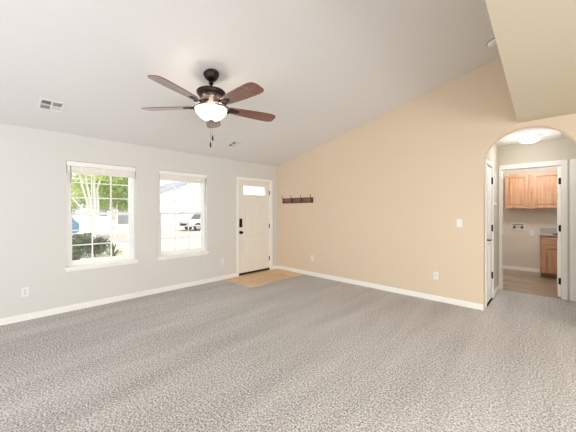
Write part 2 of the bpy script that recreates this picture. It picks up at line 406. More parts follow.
# ------------------------------------------------------------------ closet door in the hallway
def lever(m, p, out, along, sc=1.):
    """p on the face, out = unit normal, along = lever direction"""
    p = Vector(p); o = Vector(out); a = Vector(along)
    m.cyl(p, p+o*.01, .03*sc); m.cyl(p+o*.01, p+o*.055, .011*sc); m.tube([p+o*.05-a*.01, p+o*.055+a*.03, p+o*.053+a*.075, p+o*.05+a*.115], [.011*sc, .011*sc, .009*sc, .008*sc])
def panel_door(name, label, w, h, parent_loc, rz):
    """slab in local x 0..w, y thickness -.035..0 (face at y=0 and y=-.035)"""
    m = MB(); m.box(0, w, -.035, 0, .012, h)
    k = w/.76
    for (u0, u1) in ((.11*k, .345*k), (.415*k, .65*k)):
        for (za, zb) in ((.2, .86), (1.02, 1.55), (1.67, h-.12)):
            for (ya, yb, s_) in ((-.0005, .005, 1), (-.0405, -.0345, -1)):
                t = .02
                m.box(u0, u1, ya, yb, za, za+t, .002); m.box(u0, u1, ya, yb, zb-t, zb, .002)
                m.box(u0, u0+t, ya, yb, za+t, zb-t, .002); m.box(u1-t, u1, ya, yb, za+t, zb-t, .002)
                m.box(u0+.04, u1-.04, ya, yb, za+.04, zb-.04, .0025)
    o = m.build(name, M_door); o.location = parent_loc; o.rotation_euler = (0, 0, rz)
    return struct(o, label, 'door')
cd = panel_door('door_2', 'white closet door with black lever at left inside the arch', .575, 2.048, (HX-.006, 5.4175, 0), R(-90))
# local x runs towards -Y; face y=0 faces +X
m = MB(); lever(m, (.515, 0, .955), (0, 1, 0), (-1, 0, 0)); m.build('lever_handle', M_black, cd, True)
for z in (1.85, 1.106, .365):
    m = MB(); m.box(-.012, .03, -.001, .006, z-.05, z+.05, .001); m.cyl((.0, .012, z-.052), (.0, .012, z+.052), .0085); m.build('hinge', M_black, cd, True)
# open laundry door, hinged at the right jamb, swung into the laundry
ld = panel_door('door_3', 'open white laundry door seen edge on at the right jamb', .72, 2.075, (.0365, YH+.09, 0), R(90))
m = MB(); lever(m, (.655, 0, .965), (0, 1, 0), (-1, 0, 0)); lever(m, (.655, -.035, .965), (0, -1, 0), (-1, 0, 0)); m.build('lever_handle', M_black, ld, True)
for z in (1.85, 1.10, .26):
    m = MB(); m.box(-.003, .0, -.036, -.008, z-.05, z+.05, .001); m.cyl((-.006, -.036, z-.052), (-.006, -.036, z+.052), .008); m.build('hinge', M_black, ld, True)
nd = panel_door('door_4', 'white closed door beyond the photo edge right of the laundry', .735, 2.075, (NX[0]+.015, YH+.06, 0), 0)

# ------------------------------------------------------------------ windows
def window(idx, y0, y1, label):
    xi = XW-.085; zl, zh = WZ; fw = .038
    m = MB()
    m.box(xi-.06, xi, y0, y0+fw, zl, zh, .003); m.box(xi-.06, xi, y1-fw, y1, zl, zh, .003); m.box(xi-.06, xi, y0+fw, y1-fw, zl, zl+fw, .003); m.box(xi-.06, xi, y0+fw, y1-fw, zh-fw, zh, .003)
    w = struct(m.build('window_%d' % idx, M_vinyl), label, 'window')
    ym = 1.335
    def sash(nm, xa, xb, za, zb, r):
        ya, yb = y0+fw-.004, y1-fw+.004
        m = MB(); m.box(xa, xb, ya, ya+r, za, zb, .003); m.box(xa, xb, yb-r, yb, za, zb, .003); m.box(xa, xb, ya+r, yb-r, za, za+r, .003); m.box(xa, xb, ya+r, yb-r, zb-r, zb, .003)
        s = m.build(nm, M_vinyl, w)
        xg = (xa+xb)/2
        MB().box(xg-.002, xg+.002, ya+r, yb-r, za+r, zb-r).build('pane', M_glass, s)
        g = MB()
        for k in (1, 2):
            y = ya+r+(yb-ya-2*r)*k/3; g.box(xg-.007, xg+.007, y-.008, y+.008, za+r, zb-r)
            z = za+r+(zb-za-2*r)*k/3; g.box(xg-.006, xg+.006, ya+r, yb-r, z-.008, z+.008)
        g.build('grille', M_vinyl, s)
    sash('upper_sash', xi-.055, xi-.03, ym-.02, zh-fw+.003, .035)
    sash('lower_sash', xi-.028, xi-.002, zl+fw-.004, ym+.02, .042)
    m = MB(); m.box(xi, XW+.03, y0-.022, y1+.03, zl-.028, zl+.003, .004)
    m.box(XW, XW+.012, y0-.008, y1+.016, zl-.055, zl-.028, .003)
    m.build('window_sill', M_trim, w)
    m = MB(); m.box(xi-.002, xi+.012, (y0+y1)/2-.03, (y0+y1)/2+.03, ym+.012, ym+.028, .003); m.build('sash_lock', M_plate, w)
window(1, *WIN[0], 'white double hung window with trees outside, nearest the left photo edge')
window(2, *WIN[1], 'white double hung window between the other window and the entry door')

def blind(y0, y1, label, cord_y, tilt):
    xb = XW-.045; zt = WZ[1]-.002
    b = empty('window_blind', (xb, (y0+y1)/2, zt), label, 'blind', group='raised window blinds')
    hw = (y1-y0)/2-.006
    MB().box(-.02, .03, -hw, hw, -.062, 0, .004).box(.030, .044, -hw-.002, hw+.002, -.066, -.002, .002).build('headrail', M_trim, b)
    for k in range(16):
        z = -.070-k*.0046
        MB().box(-.018, .032, -hw+.006, hw-.006, z-.0042, z, .0004, None, 1).build('slat', M_blind, b)
    MB().box(-.018, .034, -hw+.006, hw-.006, -.164, -.146, .004).build('bottom_rail', M_blind, b)
    for f in (-.62, 0, .62): MB().box(.034, .036, f*hw-.012, f*hw+.012, -.164, -.066).build('ladder_tape', M_blind, b)
    # long lift cord: out over the sill and down to the baseboard
    cy = cord_y-(y0+y1)/2; X = XW-xb
    pts = [(.04, cy, -.06), (.046, cy, -.6), (X+.034, cy, -1.25), (X+.04, cy, -1.46), (X+.02, cy+.002, -1.58), (X+.017, cy+.006, -1.80), (X+.019, cy+.02, -1.96), (X+.03, cy+.05, -2.0)]
    c = MB().tube(pts, .0032, 6).build('lift_cord', M_plate, b, True)
    m = MB()
    for q in range(3):
        m.cyl((X+.03, cy+.05+q*.035, -2.0+.006*q), (X+.035, cy+.075+q*.035, -2.012+.008*q), .009, .005, 10)
    m.build('cord_tassel', M_plate, c, True)
    MB().cyl((.036, -hw*tilt, -.06), (.04, -hw*tilt, -.56 if tilt < 0 else -.3), .005, .005, 8).build('tilt_wand', mat('wand_grey', (150, 148, 146), .3, bump=.01), b, True)
blind(*WIN[0], 'raised pale blind in the window nearest the left photo edge', WIN[0][1]-.055, .9)
blind(*WIN[1], 'raised pale blind in the window beside the entry door', WIN[1][1]-.135, -.94)

# glazed openings added behind the camera for the fill lamps
m = MB()
for x in (PX[0], (PX[0]+PX[1])/2-.03, PX[1]-.06): m.box(x, x+.06, YS-.1, YS-.05, 0, PZ)
m.box(PX[0], PX[1], YS-.1, YS-.05, 0, .06); m.box(PX[0], PX[1], YS-.1, YS-.05, PZ-.06, PZ)
pd = struct(m.build('door_5', M_vinyl), 'added sliding glass door behind the viewer, letting in fill light', 'door')
MB().box(PX[0]+.06, PX[1]-.06, YS-.078, YS-.072, .06, PZ-.06).build('pane', M_glass, pd)
m = MB()
for y in (EY[0], (EY[0]+EY[1])/2-.03, EY[1]-.06): m.box(XE+.05, XE+.1, y, y+.06, EZ[0], EZ[1])
m.box(XE+.05, XE+.1, EY[0], EY[1], EZ[0], EZ[0]+.06); m.box(XE+.05, XE+.1, EY[0], EY[1], EZ[1]-.06, EZ[1])
ew = struct(m.build('window_3', M_vinyl), 'added wide window behind the viewer, letting in fill light', 'window')
MB().box(XE+.072, XE+.078, EY[0]+.06, EY[1]-.06, EZ[0]+.06, EZ[1]-.06).build('pane', M_glass, ew)

m = MB()  # third opening, added with its lamp to even out the room light
for x in (KX[0], (KX[0]+KX[1])/2-.03, KX[1]-.06): m.box(x, x+.06, YS-.1, YS-.05, KZ[0], KZ[1])
m.box(KX[0], KX[1], YS-.1, YS-.05, KZ[0], KZ[0]+.06); m.box(KX[0], KX[1], YS-.1, YS-.05, KZ[1]-.06, KZ[1])
kw = struct(m.build('window_4', M_vinyl), 'added window behind the viewer, letting in fill light on the kitchen side', 'window')
MB().box(KX[0]+.06, KX[1]-.06, YS-.078, YS-.072, KZ[0]+.06, KZ[1]-.06).build('pane', M_glass, kw)
kl = empty('kitchen_fill_fixture', (1.4, 1.2, ZF), 'added square white fill light over the kitchen, unseen behind the viewer', 'light')  # made-up fixture around the added kitchen fill lamp
MB().box(-.33, .33, -.33, .33, -.05, 0, .006).build('housing', M_plate, kl)
MB().box(-.31, .31, -.31, .31, -.056, -.049, .002).build('diffuser', M_dome, kl)

# ------------------------------------------------------------------ ceiling fan
FX, FY = -2.765, 1.665; fz = 2.53; fc = zc(FX)
fan = empty('ceiling_fan', (FX, FY, fc), 'five bladed cherry and bronze ceiling fan with lit bowl', 'ceiling fan')
Z = lambda z: z-fc
cn = MB().lathe([(0, .004), (.062, .003), (.08, -.006), (.087, -.018), (.085, -.028), (.074, -.056), (.056, -.078), (.036, -.092), (0, -.096)]).build('canopy', M_bronze, fan, True); cn.rotation_euler = (0, -TH, 0)
MB().cyl((0, 0, Z(2.81)), (0, 0, Z(2.70)), .0135).lathe([(0, Z(2.802)), (.026, Z(2.80)), (.028, Z(2.785)), (.016, Z(2.772)), (0, Z(2.77))], seg=20).lathe([(0, Z(2.755)), (.03, Z(2.75)), (.034, Z(2.72)), (.034, Z(2.70)), (0, Z(2.70))], seg=20).build('downrod', M_bronze, fan, True)
MB().lathe([(0, Z(2.728)), (.05, Z(2.726)), (.11, Z(2.716)), (.148, Z(2.702)), (.158, Z(2.69)), (.156, Z(2.676)), (.142, Z(2.655)), (.124, Z(2.636)), (.112, Z(2.626)), (.10, Z(2.624)), (0, Z(2.624))]).build('motor_housing', M_bronze, fan, True)
MB().lathe([(0, Z(2.625)), (.102, Z(2.625)), (.098, Z(2.612)), (.084, Z(2.595)), (.078, Z(2.575)), (.074, Z(2.55)), (.06, Z(2.53)), (.058, Z(2.512)), (.09, Z(2.502)), (.10, Z(2.49)), (0, Z(2.488))]).build('switch_housing', M_nickel, fan, True)
bowl = [(.172, Z(2.502)), (.175, Z(2.498)), (.168, Z(2.472)), (.150, Z(2.443)), (.124, Z(2.417)), (.095, Z(2.397)), (.055, Z(2.384)), (.02, Z(2.379)), (0, Z(2.379))]
inner = [(0, Z(2.385)), (.053, Z(2.390)), (.092, Z(2.403)), (.120, Z(2.423)), (.145, Z(2.448)), (.163, Z(2.476)), (.169, Z(2.497)), (.172, Z(2.502))]
MB().lathe(bowl).lathe(inner).build('light_bowl', M_bowl, fan, True)
MB().lathe([(0, Z(2.384)), (.03, Z(2.382)), (.032, Z(2.372)), (.022, Z(2.362)), (.012, Z(2.355)), (.011, Z(2.346)), (0, Z(2.34))], seg=20).build('finial', M_nickel, fan, True)
for (dx, dy, zz) in ((.012, .012, 2.185), (-.006, -.004, 2.112)):
    ch = MB().tube([(dx, dy, Z(2.34)), (dx, dy, Z(zz)+.02)], .0016, 6).build('pull_chain', M_nickel, fan, True)
    MB().lathe([(0, Z(zz)+.03), (.006, Z(zz)+.026), (.009, Z(zz)), (.0095, Z(zz)-.022), (.006, Z(zz)-.03), (0, Z(zz)-.031)], (dx, dy, 0), 14).build('pendant', M_bronze, ch, True)
# blades
def blade_outline():
    L0, L1 = .205, .79
    up = [(L0, .060), (.28, .069), (.38, .079), (.50, .088), (.62, .094), (.70, .095), (.745, .090), (.772, .078), (L1-.004, .058)]
    dn = [(L1, -.030), (L1-.010, -.055), (.762, -.074), (.73, -.086), (.68, -.091), (.58, -.089), (.46, -.082), (.36, -.074), (.27, -.065), (L0, -.058)]
    return up+dn
bm_blade = MB().prism(blade_outline(), 'z', -.004, .004)
protoB = None
def iron():
    m = MB()
    # plate under the blade root, two curling arms back to the hub
    m.prism([(.195, -.028), (.26, -.036), (.315, -.022), (.33, 0), (.315, .022), (.26, .036), (.195, .028)], 'z', -.010, -.004)
    for s_ in (-1, 1):
        pts = [(.075, .012*s_, .055), (.10, .02*s_, .045), (.125, .038*s_, .022), (.155, .054*s_, .002), (.19, .056*s_, -.012), (.215, .042*s_, -.014), (.21, .024*s_, -.012), (.19, .022*s_, -.010)]
        m.tube(pts, [.011, .011, .0105, .010, .0095, .009, .008, .007], 10)
    m.tube([(.07, 0, .055), (.11, 0, .035), (.16, 0, .004), (.21, 0, -.008)], [.013, .012, .011, .010], 10)
    for q in ((.235, -.018), (.235, .018), (.30, 0)): m.cyl((q[0], q[1], -.010), (q[0], q[1], -.014), .006, .005, 10)
    return m
ph = 1.9
for k in range(5):
    a = R(ph+72*k)
    if protoB is None:
        ob = bm_blade.build('blade', M_blade, fan); protoB = ob
        ir = iron().build('blade_iron', M_bronze, ob, True); protoI = ir
        bev = ob.modifiers.new('round', 'BEVEL'); bev.width = .002; bev.segments = 2
    else:
        ob = protoB.copy(); C.objects.link(ob); ob.parent = fan
        ir = protoI.copy(); C.objects.link(ir); ir.parent = ob
    ob.matrix_local = Matrix.Translation((0, 0, Z(fz))) @ Matrix.Rotation(a, 4, 'Z') @ Matrix.Rotation(R(-11), 4, 'X')
pl = bpy.data.lights.new('fan_bulb', 'POINT'); pl.energy = 2.0; pl.shadow_soft_size = .035; pl.color = (1, .93, .82)
po = bpy.data.objects.new('fan_bulb', pl); C.objects.link(po); po.location = (FX+.11, FY, 2.474)
for a_ in (120, 240):
    q = po.copy(); C.objects.link(q); q.location = (FX+.11*cos(R(a_)), FY+.11*sin(R(a_)), 2.474)

# ------------------------------------------------------------------ ceiling vents, smoke alarm, hall light
def vent(x, y, w, l, label, tilts):
    v = empty('ceiling_vent', (x, y, zc(x)-.001), label, 'vent', (0, -TH, 0), 'ceiling vents')
    m = MB(); t = .024
    m.box(-w/2, w/2, -l/2, -l/2+t, -.009, 0, .003); m.box(-w/2, w/2, l/2-t, l/2, -.009, 0, .003)
    m.box(-w/2, -w/2+t, -l/2+t, l/2-t, -.009, 0, .003); m.box(w/2-t, w/2, -l/2+t, l/2-t, -.009, 0, .003)
    m.box(-.008, .008, -l/2+t, l/2-t, -.009, -.001); m.box(-w/2+t, -.008, -.008, .008, -.009, -.001); m.box(.008, w/2-t, -.008, .008, -.009, -.001)
    m.build('frame', M_plate, v)
    MB().box(-w/2+.01, w/2-.01, -l/2+.01, l/2-.01, -.003, 0).build('duct_opening', M_dark, v)
    m = MB()
    for sx in (-1, 1):
        for sy in (-1, 1):
            n = 6; xa, xb = (.008, w/2-t) if sx > 0 else (-w/2+t, -.008); ya, yb = (.008, l/2-t) if sy > 0 else (-l/2+t, -.008)
            tilt = tilts[(sx, sy)]
            for i in range(n):
                xx = xa+(i+.5)*(xb-xa)/n
                m.box(-.0065, .0065, ya, yb, -.0006, .0006, 0, Matrix.Translation((xx, 0, -.006)) @ Matrix.Rotation(R(tilt), 4, 'Y'))
    m.build('louvre', M_plate, v)
    return v
vent(-4.165, .452, .235, .225, 'white four way ceiling vent left of the fan', {(1, -1): 38, (1, 1): 56, (-1, -1): 52, (-1, 1): 8})
vent(-4.175, 2.985, .235, .2, 'white ceiling vent between fan and entry door', {(1, -1): 38, (-1, -1): 38, (1, 1): 8, (-1, 1): 8})
sd = empty('smoke_detector', (-.535, 4.17, zc(-.535)), 'round white smoke detector on the sloping ceiling by the lowered ceiling', 'smoke detector', (0, -TH, 0))
MB().lathe([(0, 0), (.066, 0), (.068, -.012), (.064, -.018), (.06, -.034), (.045, -.044), (0, -.046)]).build('cover', M_plate, sd, True)
MB().lathe([(.0, .002), (.074, .002), (.074, -.006), (.066, -.008), (0, -.008)]).build('mounting_ring', mat('grey_plastic', (120, 116, 108), .5, bump=.01), sd, True)

hl = empty('ceiling_light', (-.275, 5.58, ZF-.012), 'lit frosted dome light on the hallway ceiling inside the arch', 'light')
MB().lathe([(0, 0), (.155, 0), (.158, -.012), (.15, -.02), (0, -.02)]).build('base', M_plate, hl, True).scale = (.88, .88, 1)
MB().lathe([(.148, -.018), (.15, -.03), (.14, -.055), (.115, -.075), (.075, -.09), (.03, -.097), (0, -.098)]).build('glass_dome', M_dome, hl, True).scale = (.88, .88, 1)
pl = bpy.data.lights.new('hall_bulb', 'POINT'); pl.energy = 6.2; pl.shadow_soft_size = .12; pl.color = (1, 1, 1)
po = bpy.data.objects.new('hall_bulb', pl); C.objects.link(po); po.location = (-.275, 5.48, ZF-.36)
# laundry lamp over the doorway, out of view
ll = empty('ceiling_light', (-.3, 7.25, 2.5), 'round ceiling light inside the laundry, above the doorway head', 'light')
MB().lathe([(0, 0), (.14, 0), (.142, -.012), (.135, -.02), (0, -.02)]).build('base', M_plate, ll, True)
MB().lathe([(.132, -.018), (.135, -.03), (.12, -.055), (.07, -.08), (0, -.09)]).build('glass_dome', M_dome, ll, True)
pl = bpy.data.lights.new('laundry_bulb', 'POINT'); pl.energy = 36; pl.shadow_soft_size = .12; pl.color = (1, 1, 1.05)
po = bpy.data.objects.new('laundry_bulb', pl); C.objects.link(po); po.location = (-.3, 7.25, 2.33)

# ------------------------------------------------------------------ wall plates (local: face towards +Y... plate in x,z)
def outlet(loc, rz, label):
    o = empty('wall_outlet', loc, label, 'outlet', (0, 0, rz), 'wall outlets')
    MB().box(-.036, .036, 0, .006, -.058, .058, .003).build('cover_plate', M_plate, o)
    for z in (-.02, .02):
        s = MB().box(-.017, .017, .005, .009, z-.014, z+.014, .003).build('receptacle', M_plate, o)
        MB().box(-.008, -.005, .0085, .0094, z-.004, z+.006).box(.005, .008, .0085, .0094, z-.004, z+.006).box(-.002, .002, .0085, .0094, z-.011, z-.007).build('slot', M_dark, s)
    MB().cyl((0, .005, 0), (0, .0075, 0), .004, None, 10).build('screw', M_nickel, o)
    return o
outlet((XW, .269, .356), R(-90), 'white outlet low on the white wall under the left of the windows')
outlet((XW, 3.158, 0.364), R(-90), 'white outlet low on the white wall just beside the entry door')
outlet((-1.316, YB, .386), R(180), 'white outlet low on the beige wall below the light switch')
outlet((-3.728, YB, 0.377), R(180), 'white outlet low on the beige wall below the right end of the coat rack')
o = empty('light_switch', (-1.002, YB, 1.2), 'white rocker light switch on the beige wall near the arch', 'switch', (0, 0, R(180)))
MB().box(-.036, .036, 0, .006, -.058, .058, .003).build('cover_plate', M_plate, o)
MB().box(-.016, .016, .005, .010, -.033, .033, .002, Matrix.Rotation(R(3), 4, 'X')).build('rocker', M_plate, o)
o = empty('wall_button', (HX, 5.62, 1.49), 'small white round button on the narrow wall strip beside the closet door', 'button', (0, 0, R(-90)))
MB().lathe([(0, 0), (.022, 0), (.022, .006), (.014, .012), (.016, .03), (.010, .036), (0, .037)], mtx=Matrix.Rotation(R(-90), 4, 'X'), seg=20).build('cap', M_plate, o, True)

# ------------------------------------------------------------------ coat rack
cr = empty('coat_rack', (-4.152, YB, 1.61), 'dark walnut coat rack with hooks on the beige wall', 'coat rack')
MB().box(-.445, .445, -.02, 0, -.058, .058, .004).build('backboard', M_rackw, cr)
for xc in (-.283, .005, .285):
    hw_ = .118
    MB().box(xc-hw_, xc+hw_, -.026, -.019, -.042, .042, .004).build('inset_panel', M_rackp, cr)
for xc in (-.415, -.14, .15, .42):
    MB().box(xc-.016, xc+.016, -.034, -.018, -.056, .056, .004).build('divider', M_rackw, cr)
    hk = MB().tube([(xc, -.032, .02), (xc, -.05, .028), (xc, -.066, .05), (xc, -.070, .085), (xc, -.066, .11)], [.006, .006, .0055, .005, .006], 10).ball((xc, -.066, .113), .008).tube([(xc, -.034, -.02), (xc, -.05, -.036), (xc, -.066, -.034), (xc, -.07, -.018)], .005, 10).build('hook', M_bronze, cr, True)

# ------------------------------------------------------------------ laundry cabinets
def panel_front(m, x0, x1, y, z0, z1, st=.058):
    y -= .012
    m.box(x0, x0+st, y, y+.032, z0, z1, .004); m.box(x1-st, x1, y, y+.032, z0, z1, .004)
    m.box(x0+st, x1-st, y, y+.032, z0, z0+st, .004); m.box(x0+st, x1-st, y, y+.032, z1-st, z1, .004)
    m.box(x0+st-.001, x1-st+.001, y+.022, y+.028, z0+st-.001, z1-st+.001)
    m.box(x0+st+.02, x1-st-.02, y+.012, y+.024, z0+st+.02, z1-st-.02, .008)
    return m
UY = 8.09
def wall_cabinet(xa, xb, doors, label):
    c = empty('wall_cabinet', ((xa+xb)/2, LB, 1.415), label, 'cabinet', group='oak wall cabinets')
    ox, oy, oz = (xa+xb)/2, LB, 1.415
    m = MB(); m.box(xa-ox, xb-ox, UY+.02-oy, -.001, 0, .79, .002); m.build('body', M_oak, c)
    m = MB(); m.box(xa-ox, xa+.045-ox, UY-oy, UY+.02-oy, 0, .79); m.box(xb-.045-ox, xb-ox, UY-oy, UY+.02-oy, 0, .79)
    m.box(xa+.045-ox, xb-.045-ox, UY-oy, UY+.02-oy, 0, .045); m.box(xa+.045-ox, xb-.045-ox, UY-oy, UY+.02-oy, .745, .79); m.build('face_frame', M_oak, c)
    for (p, q) in doors:
        m = MB(); panel_front(m, p-ox, q-ox, UY-.02-oy, .022, .768); m.build('door', M_oak, c)
    return c
def px2x(px, Y):
    u = (px-288)/280; a = R(43.6); return Y*(-sin(a)+u*cos(a))/(cos(a)+u*sin(a))
wall_cabinet(-.76, -.2445, [(px2x(505.3, UY), px2x(528.3, UY))], 'golden oak wall cabinet left of its neighbour in the laundry')
wall_cabinet(-.243, .27, [(px2x(532.8, UY), .245)], 'golden oak wall cabinet beside the open laundry door')
# base cabinet with counter
BY = 7.80; bx0, bx1 = -.222, .70
c = empty('base_cabinet', ((bx0+bx1)/2, LB, 0), 'golden oak base cabinet under the grey laundry counter', 'cabinet')
ox = (bx0+bx1)/2
MB().box(bx0-ox, bx1-ox, BY+.02-LB, -.001, .1, .868).build('body', M_oak, c)
MB().box(bx0-ox+.01, bx1-ox, BY+.075-LB, -.01, .0, .1).build('toe_kick', mat('toe_kick_stain', (140, 92, 66), .6, bump=.03), c)
m = MB()
for (p, q, z0_, z1_) in ((bx0, bx0+.05, .1, .868), (bx0+.435, bx0+.485, .1, .868), (bx1-.05, bx1, .1, .868)): m.box(p-ox, q-ox, BY-LB, BY+.02-LB, z0_, z1_)
for (z0_, z1_) in ((.1, .135), (.66, .70), (.83, .868)):
    m.box(bx0+.05-ox, bx0+.435-ox, BY-LB, BY+.02-LB, z0_, z1_); m.box(bx0+.485-ox, bx1-.05-ox, BY-LB, BY+.02-LB, z0_, z1_)
m.build('face_frame', M_oak, c)
for (p, q) in ((bx0+.035, bx0+.45), (bx0+.47, bx1-.035)):
    m = MB(); panel_front(m, p-ox, q-ox, BY-.02-LB, .12, .672); m.build('door', M_oak, c)
    MB().box(p-ox, q-ox, BY-.02-LB, BY-LB, .69, .845, .005).build('drawer', M_oakh, c)
ct = empty('countertop', (ox, LB, .868), 'grey laminate counter with backsplash on the oak base cabinet', 'countertop')
MB().box(bx0-.012-ox, bx1-ox, BY-.035-LB, -.001, 0, .037, .006).build('worktop', M_counter, ct)
MB().box(bx0-.012-ox, bx1-ox, -.02, -.001, .037, .14, .004).build('backsplash', M_counter, ct)
outlet((px2x(532.2, LB), LB, .885), R(180), 'white outlet on the laundry wall beside the counter')
# recessed washer supply box
wb = empty('washer_outlet_box', (px2x(518.3, LB), LB, 1.02), 'white recessed washer supply box on the laundry wall', 'supply box')
m = MB(); w_, h_ = .126, .085
m.box(-w_, w_, -.012, 0, h_-.028, h_, .003); m.box(-w_, w_, -.012, 0, -h_, -h_+.022, .003); m.box(-w_, -w_+.022, -.012, 0, -h_+.022, h_-.028, .003); m.box(w_-.022, w_, -.012, 0, -h_+.022, h_-.028, .003)
m.build('frame', M_plate, wb)
MB().box(-w_+.02, w_-.02, -.004, -.001, -h_+.02, h_-.026).build('back_panel', mat('box_interior', (214, 206, 192), .5, bump=.01), wb)
MB().box(-w_+.03, w_-.03, -.016, -.004, h_-.045, h_-.03, .002).build('top_bar', mat('box_grey', (120, 112, 102), .5, bump=.01), wb)
for xx in (-.068, .068):
    v = MB().cyl((xx, -.006, -.02), (xx, -.04, -.02), .012).cyl((xx, -.03, -.02), (xx, -.03, -.06), .011).build('valve', M_nickel, wb, True)
    MB().box(xx-.028, xx+.028, -.052, -.040, -.03, -.01, .004).cyl((xx, -.046, -.02), (xx, -.046, .015), .012, .012, 12).build('valve_handle', M_black, v, True)

# ------------------------------------------------------------------ outdoors
GZ = -.2
def grass_mat():
    return mat('lawn_grass', (190, 192, 164), .9, bump=.6, bscale=60, var=.25, vscale=5)
M_grass = grass_mat(); M_street = mat('pale_asphalt', (186, 172, 164), .9, bump=.3, bscale=90, var=.08, vscale=3); M_conc = mat('pale_concrete', (222, 214, 204), .85, bump=.2, bscale=80, var=.05, vscale=2)
struct(MB().box(-14.5, XW-.15, -30, 45, GZ-.1, GZ).build('ground_lawn', M_grass), 'front lawn outside the two windows', 'lawn')
struct(MB().box(-15.6, -14.5, -30, 45, GZ-.1, GZ+.02).build('sidewalk', M_conc), 'pale concrete sidewalk beyond the lawn', 'sidewalk')
struct(MB().box(-25, -15.6, -30, 45, GZ-.1, GZ-.03).build('street', M_street), 'sunlit pale street outside', 'street')
struct(MB().box(-90, -25, -60, 80, GZ-.1, GZ).build('ground_yard', M_conc), 'pale ground across the street', 'ground')

def leaf_cloud(blobs, n, size, m, name, parent):
    b = bmesh.new(); rnd = random.Random(len(name)+n)
    tot = sum(q[3]**2 for q in blobs)
    for (x, y, z, r, sz) in blobs:
        for _ in range(int(n*r*r/tot)):
            while True:
                v = Vector((rnd.uniform(-1, 1), rnd.uniform(-1, 1), rnd.uniform(-1, 1)))
                if .25 < v.length < 1: break
            p = Vector((x+v.x*r, y+v.y*r, z+v.z*r*sz))
            q = Vector((rnd.gauss(0, 1), rnd.gauss(0, 1), rnd.gauss(0, 1))).normalized(); o = q.orthogonal().normalized(); w = q.cross(o)
            L = size*rnd.uniform(.7, 1.3); W_ = L*.5
            a = b.verts.new(p-o*L*.5); c1 = b.verts.new(p+w*W_*.5+q*L*.1); d = b.verts.new(p+o*L*.5); e = b.verts.new(p-w*W_*.5+q*L*.1); mid = b.verts.new(p-q*L*.06)
            b.faces.new((a, c1, mid)); b.faces.new((c1, d, mid)); b.faces.new((d, e, mid)); b.faces.new((e, a, mid))
    me = bpy.data.meshes.new(name); b.to_mesh(me); b.free(); me.materials.append(m)
    ob = bpy.data.objects.new(name, me); C.objects.link(ob); ob.parent = parent; return ob
def leafmat(name, rgb, tr=.35):
    m = bpy.data.materials.new(name); m.use_nodes = True; nt = m.node_tree; b = nt.nodes['Principled BSDF']
    b.inputs['Roughness'].default_value = .55; col = srgb(*rgb)
    n = nt.nodes.new('ShaderNodeTexNoise'); n.inputs['Scale'].default_value = 4; tc = nt.nodes.new('ShaderNodeTexCoord'); nt.links.new(tc.outputs['Object'], n.inputs['Vector'])
    rp = nt.nodes.new('ShaderNodeValToRGB'); rp.color_ramp.elements[0].color = tuple(c*.7 for c in col[:3])+(1,); rp.color_ramp.elements[1].color = tuple(min(1, c*1.35) for c in col[:3])+(1,)
    rp.color_ramp.elements[0].position = .35; rp.color_ramp.elements[1].position = .65
    nt.links.new(n.outputs['Fac'], rp.inputs['Fac']); nt.links.new(rp.outputs['Color'], b.inputs['Base Color'])
    t = nt.nodes.new('ShaderNodeBsdfTranslucent'); nt.links.new(rp.outputs['Color'], t.inputs['Color'])
    mx = nt.nodes.new('ShaderNodeMixShader'); mx.inputs[0].default_value = tr
    nt.links.new(b.outputs[0], mx.inputs[1]); nt.links.new(t.outputs[0], mx.inputs[2]); nt.links.new(mx.outputs[0], nt.nodes['Material Output'].inputs['Surface'])
    return m
M_leafA = leafmat('spring_leaf', (198, 212, 134), .5); M_leafB = leafmat('mid_leaf', (174, 194, 126), .45); M_leafC = leafmat('shrub_leaf', (88, 102, 80), .25)
M_bark = mat('white_bark', (226, 220, 210), .8, bump=.4, bscale=30, var=.12, vscale=12); M_bark2 = mat('tan_bark', (170, 140, 112), .85, bump=.5, bscale=30, var=.2, vscale=12)

def at(px, y, t):
    """world point at camera depth t along a sight line (used to size the view outside)"""
    a = R(43.6); u = (px-288)/280
    return Vector((t*(-sin(a)+u*cos(a)), t*(cos(a)+u*sin(a)), 1.37+t*(211.3-y)/280))
def tree(label, base, stems, blobs, n, size, leafm, barkm, r0):
    o = empty('tree', (base[0], base[1], GZ), label, 'tree')
    B = Vector((base[0], base[1], GZ)); m = MB()
    for s_ in stems:
        pts = [Vector((0, 0, -.05))]+[Vector(p)-B for p in s_]
        m.tube(pts, [r0*(1-.75*i/(len(pts)-1)) for i in range(len(pts))], 8)
    m.build('trunk', barkm, o, True)
    leaf_cloud([(q[0]-B.x, q[1]-B.y, q[2]-B.z, q[3], q[4]) for q in blobs], n, size, leafm, 'foliage', o)
T = 12.5
b0 = at(93, 246, T)
stems = [[at(91, 226, T), at(88, 205, T), at(82, 185, T), at(76, 160, T), at(72, 140, T)],
         [at(92, 224, T), at(91, 205, T), at(87, 185, T), at(84, 165, T), at(82, 140, T)],
         [at(94, 222, T), at(95, 205, T), at(94, 185, T), at(96, 160, T), at(98, 140, T)],
         [at(95, 222, T+.1), at(98, 206, T+.1), at(97, 190, T+.2), at(103, 170, T+.3), at(110, 145, T+.4)],
         [at(90, 226, T), at(82, 208, T-.1), at(74, 200, T-.2), at(66, 190, T-.3)]]
def blob(px, y, t, r, sz=.9): p = at(px, y, t); return (p.x, p.y, p.z, r, sz)
tree('white barked multi stem tree on the lawn outside the left window', (b0.x, b0.y), stems,
     [blob(66, 190, T, .7), blob(78, 170, T+.5, .8), blob(92, 160, T+.8, 1.0), blob(108, 168, T, .8), blob(115, 150, T, 1.1), blob(85, 140, T, 1.2), blob(58, 160, T, 1.1)], 6500, .12, M_leafA, M_bark, .075)
T2 = 17
b1 = at(114, 237, T2)
